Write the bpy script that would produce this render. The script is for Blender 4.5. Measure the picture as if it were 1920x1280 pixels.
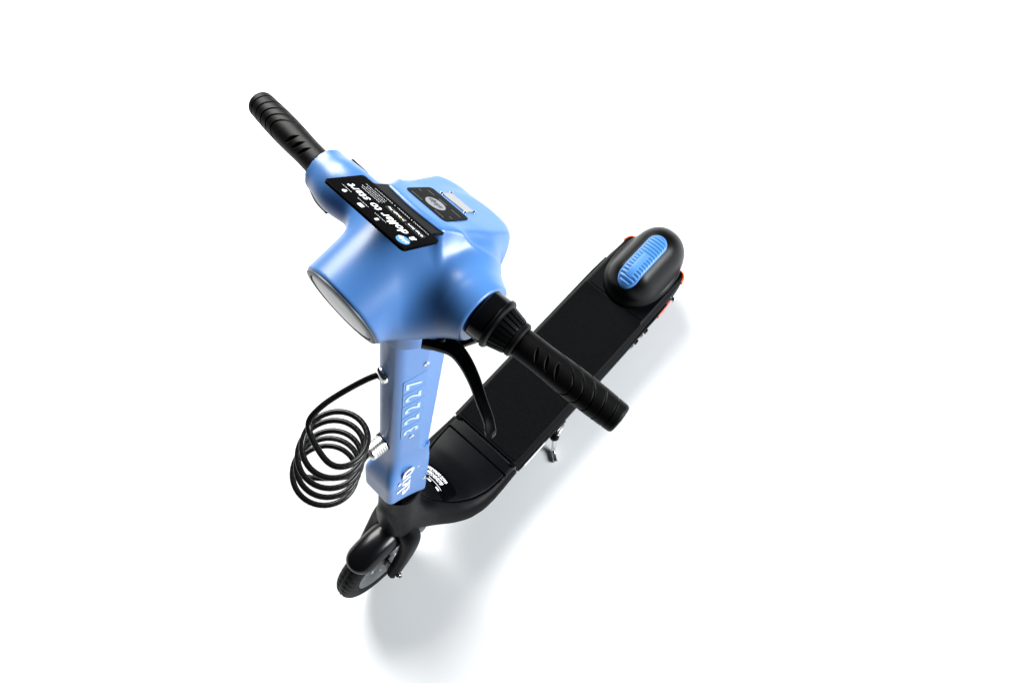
import bpy, math, random
import numpy as np
from mathutils import Matrix, Vector

random.seed(4)
rng = np.random.default_rng(7)
SC = bpy.context.scene
COL = SC.collection
for o in list(bpy.data.objects):
    bpy.data.objects.remove(o, do_unlink=True)
R = math.radians


def rx(a):
    c, s = math.cos(a), math.sin(a)
    return np.array([[1, 0, 0], [0, c, -s], [0, s, c]])


def rz(a):
    c, s = math.cos(a), math.sin(a)
    return np.array([[c, -s, 0], [s, c, 0], [0, 0, 1]])


# ------------------------------------------------------------------ camera
CAM_POS = np.array([-0.1004, 0.44, 1.774])
CAM_ROT = rz(2.4618) @ rx(0.4048) @ rz(-0.1662)
cam = bpy.data.cameras.new('camera')
cam.sensor_width = 36.0
cam.lens = 1442.88 / 1920 * 36.0
cam.clip_start = 0.05
cam.clip_end = 100
cam_ob = bpy.data.objects.new('camera', cam)
COL.objects.link(cam_ob)
m4 = np.eye(4)
m4[:3, :3] = CAM_ROT
m4[:3, 3] = CAM_POS
cam_ob.matrix_world = Matrix(m4.tolist())
SC.camera = cam_ob

# ------------------------------------------------------------------ studio light
world = bpy.data.worlds.new('World')
SC.world = world
world.use_nodes = True
bg = world.node_tree.nodes['Background']
bg.inputs[0].default_value = (0.86, 0.93, 1.0, 1)
bg.inputs[1].default_value = 0.025


def area(name, loc, target, size, size_y, power, color=(1, 1, 1)):
    l = bpy.data.lights.new(name, 'AREA')
    l.shape = 'RECTANGLE'
    l.size = size
    l.size_y = size_y
    l.energy = power
    l.color = color
    o = bpy.data.objects.new(name, l)
    COL.objects.link(o)
    o.location = loc
    d = Vector(target) - Vector(loc)
    o.rotation_euler = d.to_track_quat('-Z', 'Y').to_euler()
    return o


area('key_softbox', (-2.2, -3.6, 3.9), (-0.2, 0.3, 0.2), 3.2, 3.2, 870, (1.0, 0.995, 0.98))
area('fill_softbox', (-2.2, 3.3, 2.1), (-0.2, 0.3, 0.1), 2.0, 1.4, 420, (0.93, 0.97, 1.0))

SC.view_settings.view_transform = 'Standard'
SC.view_settings.look = 'None'
SC.view_settings.gamma = 1
SC.view_settings.exposure = 0
SC.view_settings.use_curve_mapping = False
SC.cycles.max_bounces = 8
SC.cycles.use_denoising = True

# ------------------------------------------------------------------ materials


def mat(name, color, rough=0.5, metal=0.0, spec=0.5, coat=0.0, coat_rough=0.1, bump=None, vary=0.0, rvary=0.0, trans=0.0):
    m = bpy.data.materials.new(name)
    m.use_nodes = True
    nt = m.node_tree
    b = nt.nodes['Principled BSDF']
    b.inputs['Base Color'].default_value = (*color, 1)
    b.inputs['Roughness'].default_value = rough
    b.inputs['Metallic'].default_value = metal
    b.inputs['Specular IOR Level'].default_value = spec
    b.inputs['Coat Weight'].default_value = coat
    b.inputs['Coat Roughness'].default_value = coat_rough
    b.inputs['Transmission Weight'].default_value = trans
    tc = nt.nodes.new('ShaderNodeTexCoord')
    if vary or rvary:
        n = nt.nodes.new('ShaderNodeTexNoise')
        n.inputs['Scale'].default_value = 28
        n.inputs['Detail'].default_value = 6
        nt.links.new(tc.outputs['Object'], n.inputs['Vector'])
        if vary:
            mx = nt.nodes.new('ShaderNodeMix')
            mx.data_type = 'RGBA'
            mx.inputs['A'].default_value = (*[c * (1 - vary) for c in color], 1)
            mx.inputs['B'].default_value = (*[min(1, c * (1 + vary)) for c in color], 1)
            nt.links.new(n.outputs['Fac'], mx.inputs['Factor'])
            nt.links.new(mx.outputs['Result'], b.inputs['Base Color'])
        if rvary:
            mr = nt.nodes.new('ShaderNodeMapRange')
            mr.inputs['To Min'].default_value = max(0.02, rough - rvary)
            mr.inputs['To Max'].default_value = min(1, rough + rvary)
            nt.links.new(n.outputs['Fac'], mr.inputs['Value'])
            nt.links.new(mr.outputs['Result'], b.inputs['Roughness'])
    if bump:
        scale, dist, kind = bump
        if kind == 'noise':
            t = nt.nodes.new('ShaderNodeTexNoise')
            t.inputs['Scale'].default_value = scale
            t.inputs['Detail'].default_value = 3
            nt.links.new(tc.outputs['Object'], t.inputs['Vector'])
            out = t.outputs['Fac']
        elif kind == 'cells':
            t = nt.nodes.new('ShaderNodeTexVoronoi')
            t.inputs['Scale'].default_value = scale
            t.inputs['Randomness'].default_value = 0.15
            nt.links.new(tc.outputs['Object'], t.inputs['Vector'])
            out = t.outputs['Distance']
        else:  # twisted strands, from the UV map of a swept tube
            t = nt.nodes.new('ShaderNodeTexWave')
            t.wave_type = 'BANDS'
            t.bands_direction = 'DIAGONAL'
            t.inputs['Scale'].default_value = scale
            t.inputs['Distortion'].default_value = 0
            nt.links.new(tc.outputs['UV'], t.inputs['Vector'])
            out = t.outputs['Fac']
        bp = nt.nodes.new('ShaderNodeBump')
        bp.inputs['Strength'].default_value = 1.0
        bp.inputs['Distance'].default_value = dist
        nt.links.new(out, bp.inputs['Height'])
        nt.links.new(bp.outputs['Normal'], b.inputs['Normal'])
    return m


M = {}
M['blue'] = mat('blue_satin_paint', (0.042, 0.130, 0.330), 0.37, 0, 0.45, 0.1, 0.3, (900, 0.00006, 'noise'), 0.02, 0.04)
M['blue_plate'] = mat('blue_plate', (0.050, 0.152, 0.370), 0.4, 0, 0.45, 0.1, 0.3)
M['blue_pedal'] = mat('blue_pedal_plastic', (0.040, 0.155, 0.400), 0.42, 0, 0.5, 0.0, 0.2, (700, 0.00008, 'noise'))
M['rubber'] = mat('black_grip_rubber', (0.0016, 0.0016, 0.0017), 0.46, 0, 0.085, 0, 0.1, (1400, 0.00012, 'noise'), 0.1, 0.08)
M['tyre'] = mat('tyre_rubber', (0.003, 0.0033, 0.0033), 0.6, 0, 0.16, 0, 0.1, (900, 0.00015, 'noise'), 0.15, 0.1)
M['black'] = mat('black_satin_plastic', (0.0013, 0.0014, 0.0018), 0.38, 0, 0.07, 0, 0.1, (1300, 0.00005, 'noise'), 0.08, 0.06)
M['frame'] = mat('dark_grey_painted_metal', (0.0012, 0.0015, 0.0021), 0.42, 0.0, 0.06, 0, 0.1, (1300, 0.00005, 'noise'), 0.08, 0.06)
M['gloss'] = mat('black_gloss_plastic', (0.002, 0.002, 0.0025), 0.16, 0, 0.18, 0.06, 0.05, None, 0, 0.03)
M['dome'] = mat('black_fender_plastic', (0.0015, 0.0015, 0.0018), 0.36, 0, 0.13, 0, 0.1, (1300, 0.00004, 'noise'), 0, 0.05)
M['fender'] = mat('black_fender_gloss', (0.0018, 0.0018, 0.0024), 0.27, 0, 0.22, 0.06, 0.2, None, 0, 0.03)
M['pad'] = mat('ribbed_deck_rubber', (0.0010, 0.0012, 0.0014), 0.5, 0, 0.03, 0, 0.1, (300, 0.0016, 'cells'), 0.15, 0.08)
M['sign'] = mat('black_acrylic_sign', (0.0010, 0.0010, 0.0012), 0.22, 0, 0.012, 0, 0.05, None, 0, 0.05)
M['white'] = mat('white_print', (0.62, 0.63, 0.64), 0.5)
M['greyprint'] = mat('grey_print', (0.08, 0.075, 0.07), 0.5)
M['silverprint'] = mat('silver_print', (0.13, 0.135, 0.15), 0.4, 0.0)
M['blueprint'] = mat('blue_print', (0.038, 0.17, 0.42), 0.45)
M['paleprint'] = mat('pale_blue_print', (0.34, 0.44, 0.58), 0.45)
M['dark'] = mat('dark_print', (0.012, 0.012, 0.014), 0.45)
M['chrome'] = mat('polished_steel', (0.72, 0.72, 0.72), 0.14, 1.0, bump=(300, 0.00005, 'noise'))
M['satin'] = mat('satin_aluminium', (0.58, 0.57, 0.55), 0.3, 1.0, rvary=0.06)
M['rim'] = mat('silver_painted_rim', (0.10, 0.105, 0.11), 0.32, 0.5, rvary=0.05)
M['cable'] = mat('clear_coated_black_steel_cable', (0.0025, 0.0022, 0.002), 0.42, 0, 0.10, 0.22, 0.06, (1.0, 0.00018, 'strand'))
M['ring'] = mat('grey_headlight_ring', (0.040, 0.052, 0.065), 0.45, 0.0, 0.3)
M['lens'] = mat('frosted_headlight_lens', (0.060, 0.065, 0.068), 0.35, 0.0, 0.4, 0.2, 0.12, (120, 0.0004, 'noise'), 0.06, 0.06)
M['orange'] = mat('orange_reflector', (0.85, 0.10, 0.012), 0.25, 0, 0.5, 0.4, 0.05)
M['red'] = mat('red_reflector', (0.75, 0.08, 0.06), 0.25, 0, 0.5, 0.4, 0.05)
M['plate'] = mat('white_enamel_plate', (0.19, 0.195, 0.195), 0.4, vary=0.03)
M['green'] = mat('green_print', (0.05, 0.45, 0.18), 0.5)
M['yellow'] = mat('yellow_print', (0.85, 0.55, 0.05), 0.5)
M['floor'] = mat('white_studio_floor', (0.61, 0.615, 0.62), 0.6, 0, 0.25, vary=0.008, rvary=0.08)

# ------------------------------------------------------------------ frames
# scooter frame: x forward, y to the rider's left, z up, origin under the front axle
TILT = 0.2543
STEER = -0.0303
LEAN = 0.0524
AX = -0.0468
BASE = np.array([AX, 0, 0.1])
ct, st_ = math.cos(TILT), math.sin(TILT)
UAX = np.array([-st_, 0, ct])
Kx = np.array([[0, -UAX[2], UAX[1]], [UAX[2], 0, -UAX[0]], [-UAX[1], UAX[0], 0]])
SROT = np.eye(3) + math.sin(STEER) * Kx + (1 - math.cos(STEER)) * Kx @ Kx
FST = SROT @ np.stack([np.array([ct, 0, st_]), np.array([0, 1, 0]), UAX], 1)


def F_st(v):            # steering frame: z along the stem, x forward of it, y left
    return np.asarray(v, float) @ FST.T + BASE


def F_wh(v):            # front wheel frame: axle centre offset, turned with the steering
    return (np.asarray(v, float) - BASE) @ SROT.T + BASE


def F_dk(v):
    return np.asarray(v, float)


# ------------------------------------------------------------------ object helpers
def link(o, parent=None):
    COL.objects.link(o)
    if parent is not None:
        o.parent = parent
    return o


def mesh_obj(name, verts, faces, m, parent=None, fr=F_dk, smooth=True, angle=40, label=None, uv=None):
    me = bpy.data.meshes.new(name)
    v = fr(np.asarray(verts, float))
    if isinstance(faces, np.ndarray):
        nf, k = faces.shape
        me.vertices.add(len(v))
        me.vertices.foreach_set('co', v.astype(np.float32).ravel())
        me.loops.add(nf * k)
        me.loops.foreach_set('vertex_index', faces.astype(np.int32).ravel())
        me.polygons.add(nf)
        me.polygons.foreach_set('loop_start', np.arange(0, nf * k, k, dtype=np.int32))
        me.update(calc_edges=True)
    else:
        me.from_pydata(v.tolist(), [], [list(map(int, f)) for f in faces])
    me.validate()
    if uv is not None:
        ul = me.uv_layers.new(name='UVMap')
        idx = np.zeros(len(me.loops), np.int32)
        me.loops.foreach_get('vertex_index', idx)
        ul.data.foreach_set('uv', np.asarray(uv, np.float32)[idx].ravel())
    if smooth:
        me.shade_smooth()
        if angle < 180:
            me.set_sharp_from_angle(angle=R(angle))
    me.materials.append(m)
    o = bpy.data.objects.new(name, me)
    if label:
        o['label'] = label
    return link(o, parent)


def empty(name, label, cat, parent=None):
    o = bpy.data.objects.new(name, None)
    o.empty_display_size = 0.05
    o['label'] = label
    o['category'] = cat
    return link(o, parent)


class MB:
    """collects primitive shapes into one mesh"""

    def __init__(s):
        s.v, s.f = [], []

    def add(s, v, f):
        n = len(s.v)
        s.v += [tuple(map(float, p)) for p in v]
        s.f += [[i + n for i in q] for q in f]

    def build(s, name, m, parent=None, fr=F_dk, smooth=True, angle=40, label=None):
        return mesh_obj(name, s.v, s.f, m, parent, fr, smooth, angle, label)


def unit(v):
    v = np.asarray(v, float)
    return v / np.linalg.norm(v)


def basis(d):
    d = unit(d)
    h = np.array([0, 0, 1.0]) if abs(d[2]) < 0.9 else np.array([1.0, 0, 0])
    a = unit(np.cross(h, d))
    return a, np.cross(d, a), d


def lathe(profile, p0, d, n=40, close=False):
    """profile [(s, r)] revolved about the axis from p0 along d"""
    a, b, d = basis(d)
    p0 = np.asarray(p0, float)
    V, Fc = [], []
    for (s, r) in profile:
        for k in range(n):
            t = 2 * math.pi * k / n
            V.append(p0 + d * s + r * (a * math.cos(t) + b * math.sin(t)))
    L = len(profile)
    for i in range(L - 1 if not close else L):
        j = (i + 1) % L
        for k in range(n):
            k2 = (k + 1) % n
            Fc.append([i * n + k, i * n + k2, j * n + k2, j * n + k])
    if not close:
        if profile[0][1] > 1e-6:
            Fc.append([k for k in range(n)][::-1])
        if profile[-1][1] > 1e-6:
            Fc.append([(L - 1) * n + k for k in range(n)])
    return V, Fc


def catmull(pts, n):
    P = np.asarray(pts, float)
    P = np.vstack([2 * P[0] - P[1], P, 2 * P[-1] - P[-2]])
    out = []
    for i in range(1, len(P) - 2):
        for t in np.linspace(0, 1, n, endpoint=False):
            a, b, c, d = P[i - 1], P[i], P[i + 1], P[i + 2]
            out.append(0.5 * ((2 * b) + (c - a) * t + (2 * a - 5 * b + 4 * c - d) * t * t + (3 * b - a - 3 * c + d) * t ** 3))
    out.append(P[-2])
    return np.array(out)


def sweep(path, section, up=(0, 0, 1), cap=True):
    """section: list of (u, w) or function i -> list, swept along the path; u sideways, w along 'up'"""
    P = np.asarray(path, float)
    T = np.gradient(P, axis=0)
    T /= np.linalg.norm(T, axis=1)[:, None]
    V, Fc = [], []
    nrm = None
    for i in range(len(P)):
        t = T[i]
        if nrm is None:
            nrm = np.asarray(up, float)
        nrm = nrm - t * (nrm @ t)
        nrm = unit(nrm)
        side = np.cross(t, nrm)
        S = section(i) if callable(section) else section
        for (u, w) in S:
            V.append(P[i] + side * u + nrm * w)
    n = len(S)
    for i in range(len(P) - 1):
        for k in range(n):
            k2 = (k + 1) % n
            Fc.append([i * n + k, (i + 1) * n + k, (i + 1) * n + k2, i * n + k2])
    if cap:
        Fc.append(list(range(n)))
        Fc.append([(len(P) - 1) * n + k for k in range(n)][::-1])
    return V, Fc


def circ(r, n=16, ry=None):
    ry = r if ry is None else ry
    return [(r * math.cos(2 * math.pi * k / n), ry * math.sin(2 * math.pi * k / n)) for k in range(n)]


def rrect(w, h, r, n=5):
    """rounded rectangle outline, centred"""
    P = []
    for cx, cy, a0 in ((w / 2 - r, h / 2 - r, 0), (-w / 2 + r, h / 2 - r, 90), (-w / 2 + r, -h / 2 + r, 180), (w / 2 - r, -h / 2 + r, 270)):
        for k in range(n + 1):
            a = R(a0 + 90 * k / n)
            P.append((cx + r * math.cos(a), cy + r * math.sin(a)))
    return P


def plate(outline, o, ex, ey, t, bev=0.0004):
    """outline in the (ex, ey) plane, top face at height t above o along ex x ey, small bevel"""
    o, ex, ey = map(lambda q: np.asarray(q, float), (o, ex, ey))
    nz = np.cross(ex, ey)
    C = np.asarray(outline, float)
    cen = C.mean(0)
    n = len(C)
    # inward offset per vertex
    nx = np.roll(C, -1, 0) - np.roll(C, 1, 0)
    inn = np.stack([-nx[:, 1], nx[:, 0]], 1)
    inn /= np.linalg.norm(inn, axis=1)[:, None] + 1e-12
    layers = [(C, 0.0), (C, t - bev), (C + inn * bev, t)]
    V = []
    for c2, h in layers:
        for q in c2:
            V.append(o + ex * q[0] + ey * q[1] + nz * h)
    Fc = []
    for l in range(len(layers) - 1):
        for k in range(n):
            k2 = (k + 1) % n
            Fc.append([l * n + k, l * n + k2, (l + 1) * n + k2, (l + 1) * n + k])
    Fc.append([k for k in range(n)][::-1])
    Fc.append([(len(layers) - 1) * n + k for k in range(n)])
    return V, Fc


def box(c, s, ax=None):
    c = np.asarray(c, float)
    A = np.eye(3) if ax is None else np.asarray(ax, float)
    V = []
    for i in (-1, 1):
        for j in (-1, 1):
            for k in (-1, 1):
                V.append(c + A[0] * i * s[0] / 2 + A[1] * j * s[1] / 2 + A[2] * k * s[2] / 2)
    return V, [[0, 1, 3, 2], [4, 6, 7, 5], [0, 4, 5, 1], [2, 3, 7, 6], [0, 2, 6, 4], [1, 5, 7, 3]]


def text(name, body, size, o, ex, ey, m, parent, fr, shear=0.0, bold=0.0, h=0.0002, align='CENTER', squash=1.0, space=1.0):
    cu = bpy.data.curves.new('t', 'FONT')
    cu.body = body
    cu.size = size
    cu.shear = shear
    cu.offset = bold
    cu.space_character = space
    cu.align_x = align
    cu.align_y = 'CENTER'
    cu.resolution_u = 3
    ob = bpy.data.objects.new('t', cu)
    COL.objects.link(ob)
    bpy.context.view_layer.update()
    me = ob.to_mesh()
    V = np.zeros(len(me.vertices) * 3, np.float32)
    me.vertices.foreach_get('co', V)
    V = V.reshape(-1, 3)
    Fc = [list(p.vertices) for p in me.polygons]
    ob.to_mesh_clear()
    bpy.data.objects.remove(ob, do_unlink=True)
    bpy.data.curves.remove(cu)
    o, ex, ey = map(lambda q: np.asarray(q, float), (o, ex, ey))
    nz = np.cross(ex, ey)
    W = o + V[:, :1] * squash * ex + V[:, 1:2] * ey + nz * h
    return mesh_obj(name, W, Fc, m, parent, fr, smooth=False)


# ------------------------------------------------------------------ signed distance modelling
def smin(a, b, k):
    h = np.maximum(k - np.abs(a - b), 0) / k
    return np.minimum(a, b) - h * h * k * 0.25


def smax(a, b, k):
    return -smin(-a, -b, k)


def seg(X, Y, Z, a, b, ra, rb):
    a, b = np.asarray(a, float), np.asarray(b, float)
    d = b - a
    t = np.clip(((X - a[0]) * d[0] + (Y - a[1]) * d[1] + (Z - a[2]) * d[2]) / (d @ d), 0, 1)
    return np.sqrt((X - a[0] - t * d[0]) ** 2 + (Y - a[1] - t * d[1]) ** 2 + (Z - a[2] - t * d[2]) ** 2) - (ra + (rb - ra) * t)


def nets(f, lo, hi, h):
    """surface nets of f < 0, vertices pulled onto the surface"""
    lo, hi = np.asarray(lo, float), np.asarray(hi, float)
    n = np.ceil((hi - lo) / h).astype(int) + 1
    ax = [lo[i] + h * np.arange(n[i]) for i in range(3)]
    X, Y, Z = np.meshgrid(*ax, indexing='ij')
    Fv = f(X, Y, Z)
    I = Fv < 0
    c = n - 1
    acc = np.zeros((*c, 3))
    cnt = np.zeros(c)

    def sl(A, o):
        return A[o[0]:o[0] + c[0], o[1]:o[1] + c[1], o[2]:o[2] + c[2]]
    for d in range(3):
        others = [q for q in range(3) if q != d]
        for u in (0, 1):
            for w in (0, 1):
                o0 = [0, 0, 0]
                o0[others[0]] = u
                o0[others[1]] = w
                o1 = list(o0)
                o1[d] = 1
                fa, fb = sl(Fv, o0), sl(Fv, o1)
                cr = (fa < 0) != (fb < 0)
                t = np.where(cr, fa / np.where(cr, fa - fb, 1), 0)
                for q in range(3):
                    acc[..., q] += np.where(cr, o0[q] + (t if q == d else 0), 0)
                cnt += cr
    act = cnt > 0
    idx = -np.ones(c, int)
    idx[act] = np.arange(act.sum())
    cell = np.argwhere(act)
    V = lo + h * (cell + acc[act] / cnt[act][:, None])
    for _ in range(3):
        e = h * 0.25
        x, y, z = V.T
        f0 = f(x, y, z)
        g = np.stack([f(x + e, y, z) - f(x - e, y, z), f(x, y + e, z) - f(x, y - e, z), f(x, y, z + e) - f(x, y, z - e)], 1) / (2 * e)
        st = f0[:, None] * g / np.maximum((g * g).sum(1), 0.05)[:, None]
        ln = np.linalg.norm(st, axis=1)[:, None]
        V = V - st * np.minimum(1, 0.6 * h / np.maximum(ln, 1e-9))
    Q = []
    for d in range(3):
        a, b = [q for q in range(3) if q != d]
        if d == 1:
            a, b = b, a
        s0 = [slice(1, c[q]) for q in range(3)]
        s0[d] = slice(0, c[d])
        s1 = list(s0)
        s1[d] = slice(1, c[d] + 1)
        i0, i1 = I[tuple(s0)], I[tuple(s1)]
        for flip, mk in ((False, i0 & ~i1), (True, ~i0 & i1)):
            p = np.argwhere(mk)
            if not len(p):
                continue
            p = p + 1
            p[:, d] -= 1
            ea = np.zeros(3, int)
            ea[a] = 1
            eb = np.zeros(3, int)
            eb[b] = 1
            g = lambda q: idx[q[:, 0], q[:, 1], q[:, 2]]
            q = np.stack([g(p - ea - eb), g(p - eb), g(p), g(p - ea)], 1)
            Q.append(q[:, ::-1] if flip else q)
    return V, np.vstack(Q)


def sdf_obj(name, f, lo, hi, h, m, parent, fr=F_dk, angle=38, label=None):
    V, Q = nets(f, lo, hi, h)
    return mesh_obj(name, V, Q, m, parent, fr, True, angle, label)


# ------------------------------------------------------------------ floor
S = 30
fl = mesh_obj('studio_floor', [(-S, -S, 0), (S, -S, 0), (S, S, 0), (-S, S, 0)], [[0, 1, 2, 3]], M['floor'], smooth=False)
fl['kind'] = 'structure'
fl['label'] = 'seamless white studio floor under the scooter'

# ------------------------------------------------------------------ the scooter
scooter = empty('electric_scooter', 'light blue and black electric kick scooter standing on its kickstand on white floor', 'scooter')
scooter.rotation_euler = (-LEAN, 0, 0)

# --- deck -----------------------------------------------------------------
XS, XR, XE = -0.332, -0.772, -0.937
HD = 0.134


def deck_ring(x, w, top, bot, flare):
    half = [(0.0, bot), (w * 0.75, bot), (w + flare * 0.55, bot + 0.006), (w + flare, bot + 0.016), (w + flare, top - 0.024), (w + flare * 0.75, top - 0.012), (w + 0.002, top - 0.003), (w - 0.002, top), (w * 0.5, top)]
    ring = [(x, y, z) for y, z in half] + [(x, 0, top)] + [(x, -y, z) for y, z in half[1:][::-1]]
    return ring


secs = [(XS + 0.0015, 0.082, HD - 0.003, 0.078, 0.011), (XS - 0.001, 0.0835, HD, 0.076, 0.012), (-0.5, 0.0835, HD, 0.075, 0.013), (-0.7, 0.083, HD, 0.075, 0.013), (-0.80, 0.082, HD, 0.078, 0.012), (-0.87, 0.082, HD, 0.085, 0.011), (-0.915, 0.083, HD, 0.095, 0.005), (-0.932, 0.080, HD - 0.001, 0.10, 0.003), (-0.938, 0.073, HD - 0.006, 0.104, 0.002)]
V, Fc = [], []
for s in secs:
    V += deck_ring(*s)
n = len(deck_ring(*secs[0]))
for i in range(len(secs) - 1):
    for k in range(n):
        k2 = (k + 1) % n
        Fc.append([i * n + k, (i + 1) * n + k, (i + 1) * n + k2, i * n + k2])
Fc.append(list(range(n)))
Fc.append([(len(secs) - 1) * n + k for k in range(n)][::-1])
deck = mesh_obj('deck', V, Fc, M['frame'], scooter, F_dk, True, 30)

mb = MB()
mb.add(*plate(rrect(XS - XR - 0.006, 0.167, 0.004), ((XS + XR) / 2 - 0.002, 0, HD - 0.002), (1, 0, 0), (0, 1, 0), 0.0042, 0.0012))
mb.build('foot_pad', M['pad'], deck)
mb = MB()
mb.add(*plate(rrect(0.145, 0.162, 0.012), (XR - 0.077, 0, HD - 0.002), (1, 0, 0), (0, 1, 0), 0.0038, 0.0012))
mb.build('rear_pad', M['frame'], deck)
# small clips at both ends of the slot between pad and nose
for sy in (-1, 1):
    mb = MB()
    mb.add(*plate(rrect(0.009, 0.011, 0.002), (XS + 0.003, sy * 0.081, HD - 0.006), (1, 0, 0), (0, 1, 0), 0.0058, 0.001))
    mb.build('end_clip', M['gloss'], deck)
mb = MB()
mb.add(*plate(rrect(0.030, 0.180, 0.004), (XS + 0.002, 0, 0.084), (1, 0, 0), (0, 1, 0), 0.041, 0.002))
mb.build('hinge_core', M['dark'], deck)
# side skirt seam rails
for sy in (-1, 1):
    path = [(x, sy * (0.0955 if x > -0.85 else 0.0935), 0.112) for x in np.linspace(XS, -0.86, 12)]
    mb = MB()
    mb.add(*sweep(path, circ(0.0022, 8)))
    mb.build('side_rail', M['black'], deck)
# reflectors
for sy in (-1, 1):
    mb = MB()
    mb.add(*sweep(catmull([(-0.920, sy * 0.0865, 0.123), (-0.933, sy * 0.0825, 0.124), (-0.940, sy * 0.075, 0.124), (-0.942, sy * 0.067, 0.123)], 6), circ(0.0040, 10, 0.008)))
    mb.build('rear_reflector', M['orange'], deck)
    if sy < 0:
        continue
    mb = MB()
    mb.add(*sweep(catmull([(-0.826, sy * 0.0945, 0.100), (-0.85, sy * 0.0942, 0.100), (-0.872, sy * 0.0925, 0.100)], 4), rrect(0.006, 0.022, 0.002, 2)))
    mb.build('side_reflector', M['red'], deck)
    mb = MB()
    mb.add(*lathe([(0, 0.0062), (0.010, 0.0062), (0.0115, 0.005), (0.0115, 0.0)], (-0.885, sy * 0.088, 0.100), (0, sy, 0), 16))
    mb.build('rear_axle_nut', M['chrome'], deck)
# white side stripe decal at the front of the left skirt, and vents
mb = MB()
mb.add(*box((-0.385, 0.0968, 0.094), (0.07, 0.0012, 0.012)))
mb.build('side_decal', M['white'], deck)
for i in range(4):
    mb = MB()
    mb.add(*box((-0.725 - 0.018 * i, 0.0975, 0.100 - 0.002 * (i % 2)), (0.009, 0.005, 0.014)))
    mb.build('side_vent', M['black'] if i % 2 else M['chrome'], deck)

# --- nose: neck frame and cover -------------------------------------------
NX = np.array([-0.40, -0.33, -0.29, -0.25, -0.215, -0.18, -0.15, -0.12, -0.09, -0.05])
NW = np.array([0.095, 0.096, 0.098, 0.100, 0.099, 0.091, 0.077, 0.058, 0.041, 0.034])
NT = np.array([0.134, 0.134, 0.137, 0.147, 0.166, 0.200, 0.250, 0.325, 0.36, 0.36])
NB = np.array([0.078, 0.078, 0.078, 0.081, 0.090, 0.105, 0.130, 0.170, 0.215, 0.24])
NC = np.array([0.083, 0.083, 0.0825, 0.079, 0.069, 0.050, 0.020, -0.02, -0.05, -0.08])
_smx = np.linspace(-0.42, -0.03, 400)


def _sm(a):
    q = np.interp(_smx, NX, a)
    k = np.hanning(41)
    k /= k.sum()
    return np.convolve(np.pad(q, 20, mode='edge'), k, 'valid')


SW_, ST_, SB_, SCV = _sm(NW), _sm(NT), _sm(NB), _sm(NC)
AXU = np.array([-st_, 0, ct])


def neck_cyl(X, Y, Z, r0, r1, s0, s1):
    px, pz = X - AX, Z - 0.1
    s = px * AXU[0] + pz * AXU[2]
    qx, qz = px - s * AXU[0], pz - s * AXU[2]
    rad = np.sqrt(qx ** 2 + Y ** 2 + qz ** 2)
    r = r0 + (r1 - r0) * np.clip((s - s0) / (s1 - s0), 0, 1)
    return smax(smax(rad - r, s0 - s, 0.004), s - s1, 0.004)


def nose_sdf(X, Y, Z):
    w = np.interp(X, _smx, SW_)
    t = np.interp(X, _smx, ST_)
    b = np.interp(X, _smx, SB_)
    e = np.clip(np.abs(Y) / w, 0, 1.3)
    tt = 0.120 + (t - 0.120) * (1 - 0.62 * e ** 2.4)
    bb = b + 0.012 * e ** 2
    slope = np.sqrt(1 + np.gradient(ST_, _smx)[np.clip(((X + 0.42) / 0.39 * 399).astype(int), 0, 399)] ** 2)
    tongue = smax(smax((np.abs(Y) - w), (Z - tt) / slope, 0.020), (bb - Z), 0.02)
    tongue = smax(tongue, X + 0.085, 0.02)
    neck = neck_cyl(X, Y, Z, 0.0400, 0.0385, 0.150, 0.325)
    d = smin(tongue, neck, 0.045)
    return smax(d, -(X - (XS + 0.0055)), 0.0015)


def cover_sep(X, Y, Z):
    """< 0 inside the cover's plan outline"""
    wc = np.interp(X, _smx, SCV)
    return smax(smax((np.abs(Y) - wc) * 0.8, 0.118 - Z, 0.003), -0.3005 - X, 0.004)


sdf_obj('neck_frame', lambda X, Y, Z: smax(nose_sdf(X, Y, Z), -(cover_sep(X, Y, Z) - 0.0018), 0.0015), (-0.335, -0.11, 0.06), (-0.03, 0.11, 0.42), 0.0016, M['frame'], scooter, angle=42)
cover = sdf_obj('nose_cover', lambda X, Y, Z: smax(nose_sdf(X, Y, Z) + 0.0002, cover_sep(X, Y, Z), 0.0020), (-0.31, -0.10, 0.11), (-0.09, 0.10, 0.36), 0.0014, M['frame'], scooter, angle=42)


def nose_top(x, y):
    """height of the nose surface, by bisection"""
    lo, hi = 0.125, 0.34
    zz = np.linspace(lo, hi, 400)
    d = nose_sdf(np.full_like(zz, x), np.full_like(zz, y), zz)
    ins = np.where(d < 0)[0]
    return zz[ins[-1]] if len(ins) else lo


def drape(name, poly_uv, fn, m, parent, h, nu, nv, fr=F_dk):
    """grid patch (u,v in 0..1) mapped by poly_uv to plan x,y and laid h above the surface"""
    V, Fc = [], []
    for i in range(nu + 1):
        for j in range(nv + 1):
            x, y = poly_uv(i / nu, j / nv)
            V.append((x, y, fn(x, y) + h))
    for i in range(nu):
        for j in range(nv):
            a = i * (nv + 1) + j
            Fc.append([a, a + nv + 1, a + nv + 2, a + 1])
    # make it face up
    p = np.array([V[q] for q in Fc[0]])
    if np.cross(p[1] - p[0], p[2] - p[0])[2] < 0:
        Fc = [q[::-1] for q in Fc]
    return mesh_obj(name, V, Fc, m, parent, fr, True, 180)


def lab(u, v):
    y = -0.060 + 0.103 * u
    return (-0.178 - 0.034 * v + 0.22 * (y + 0.015) ** 2 / 0.06, y)


wl = drape('warning_label', lab, nose_top, M['sign'], cover, 0.0006, 30, 12)
# rows of small capital strokes, a rule and two pills, on the label
lv, lf = [], []


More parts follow.
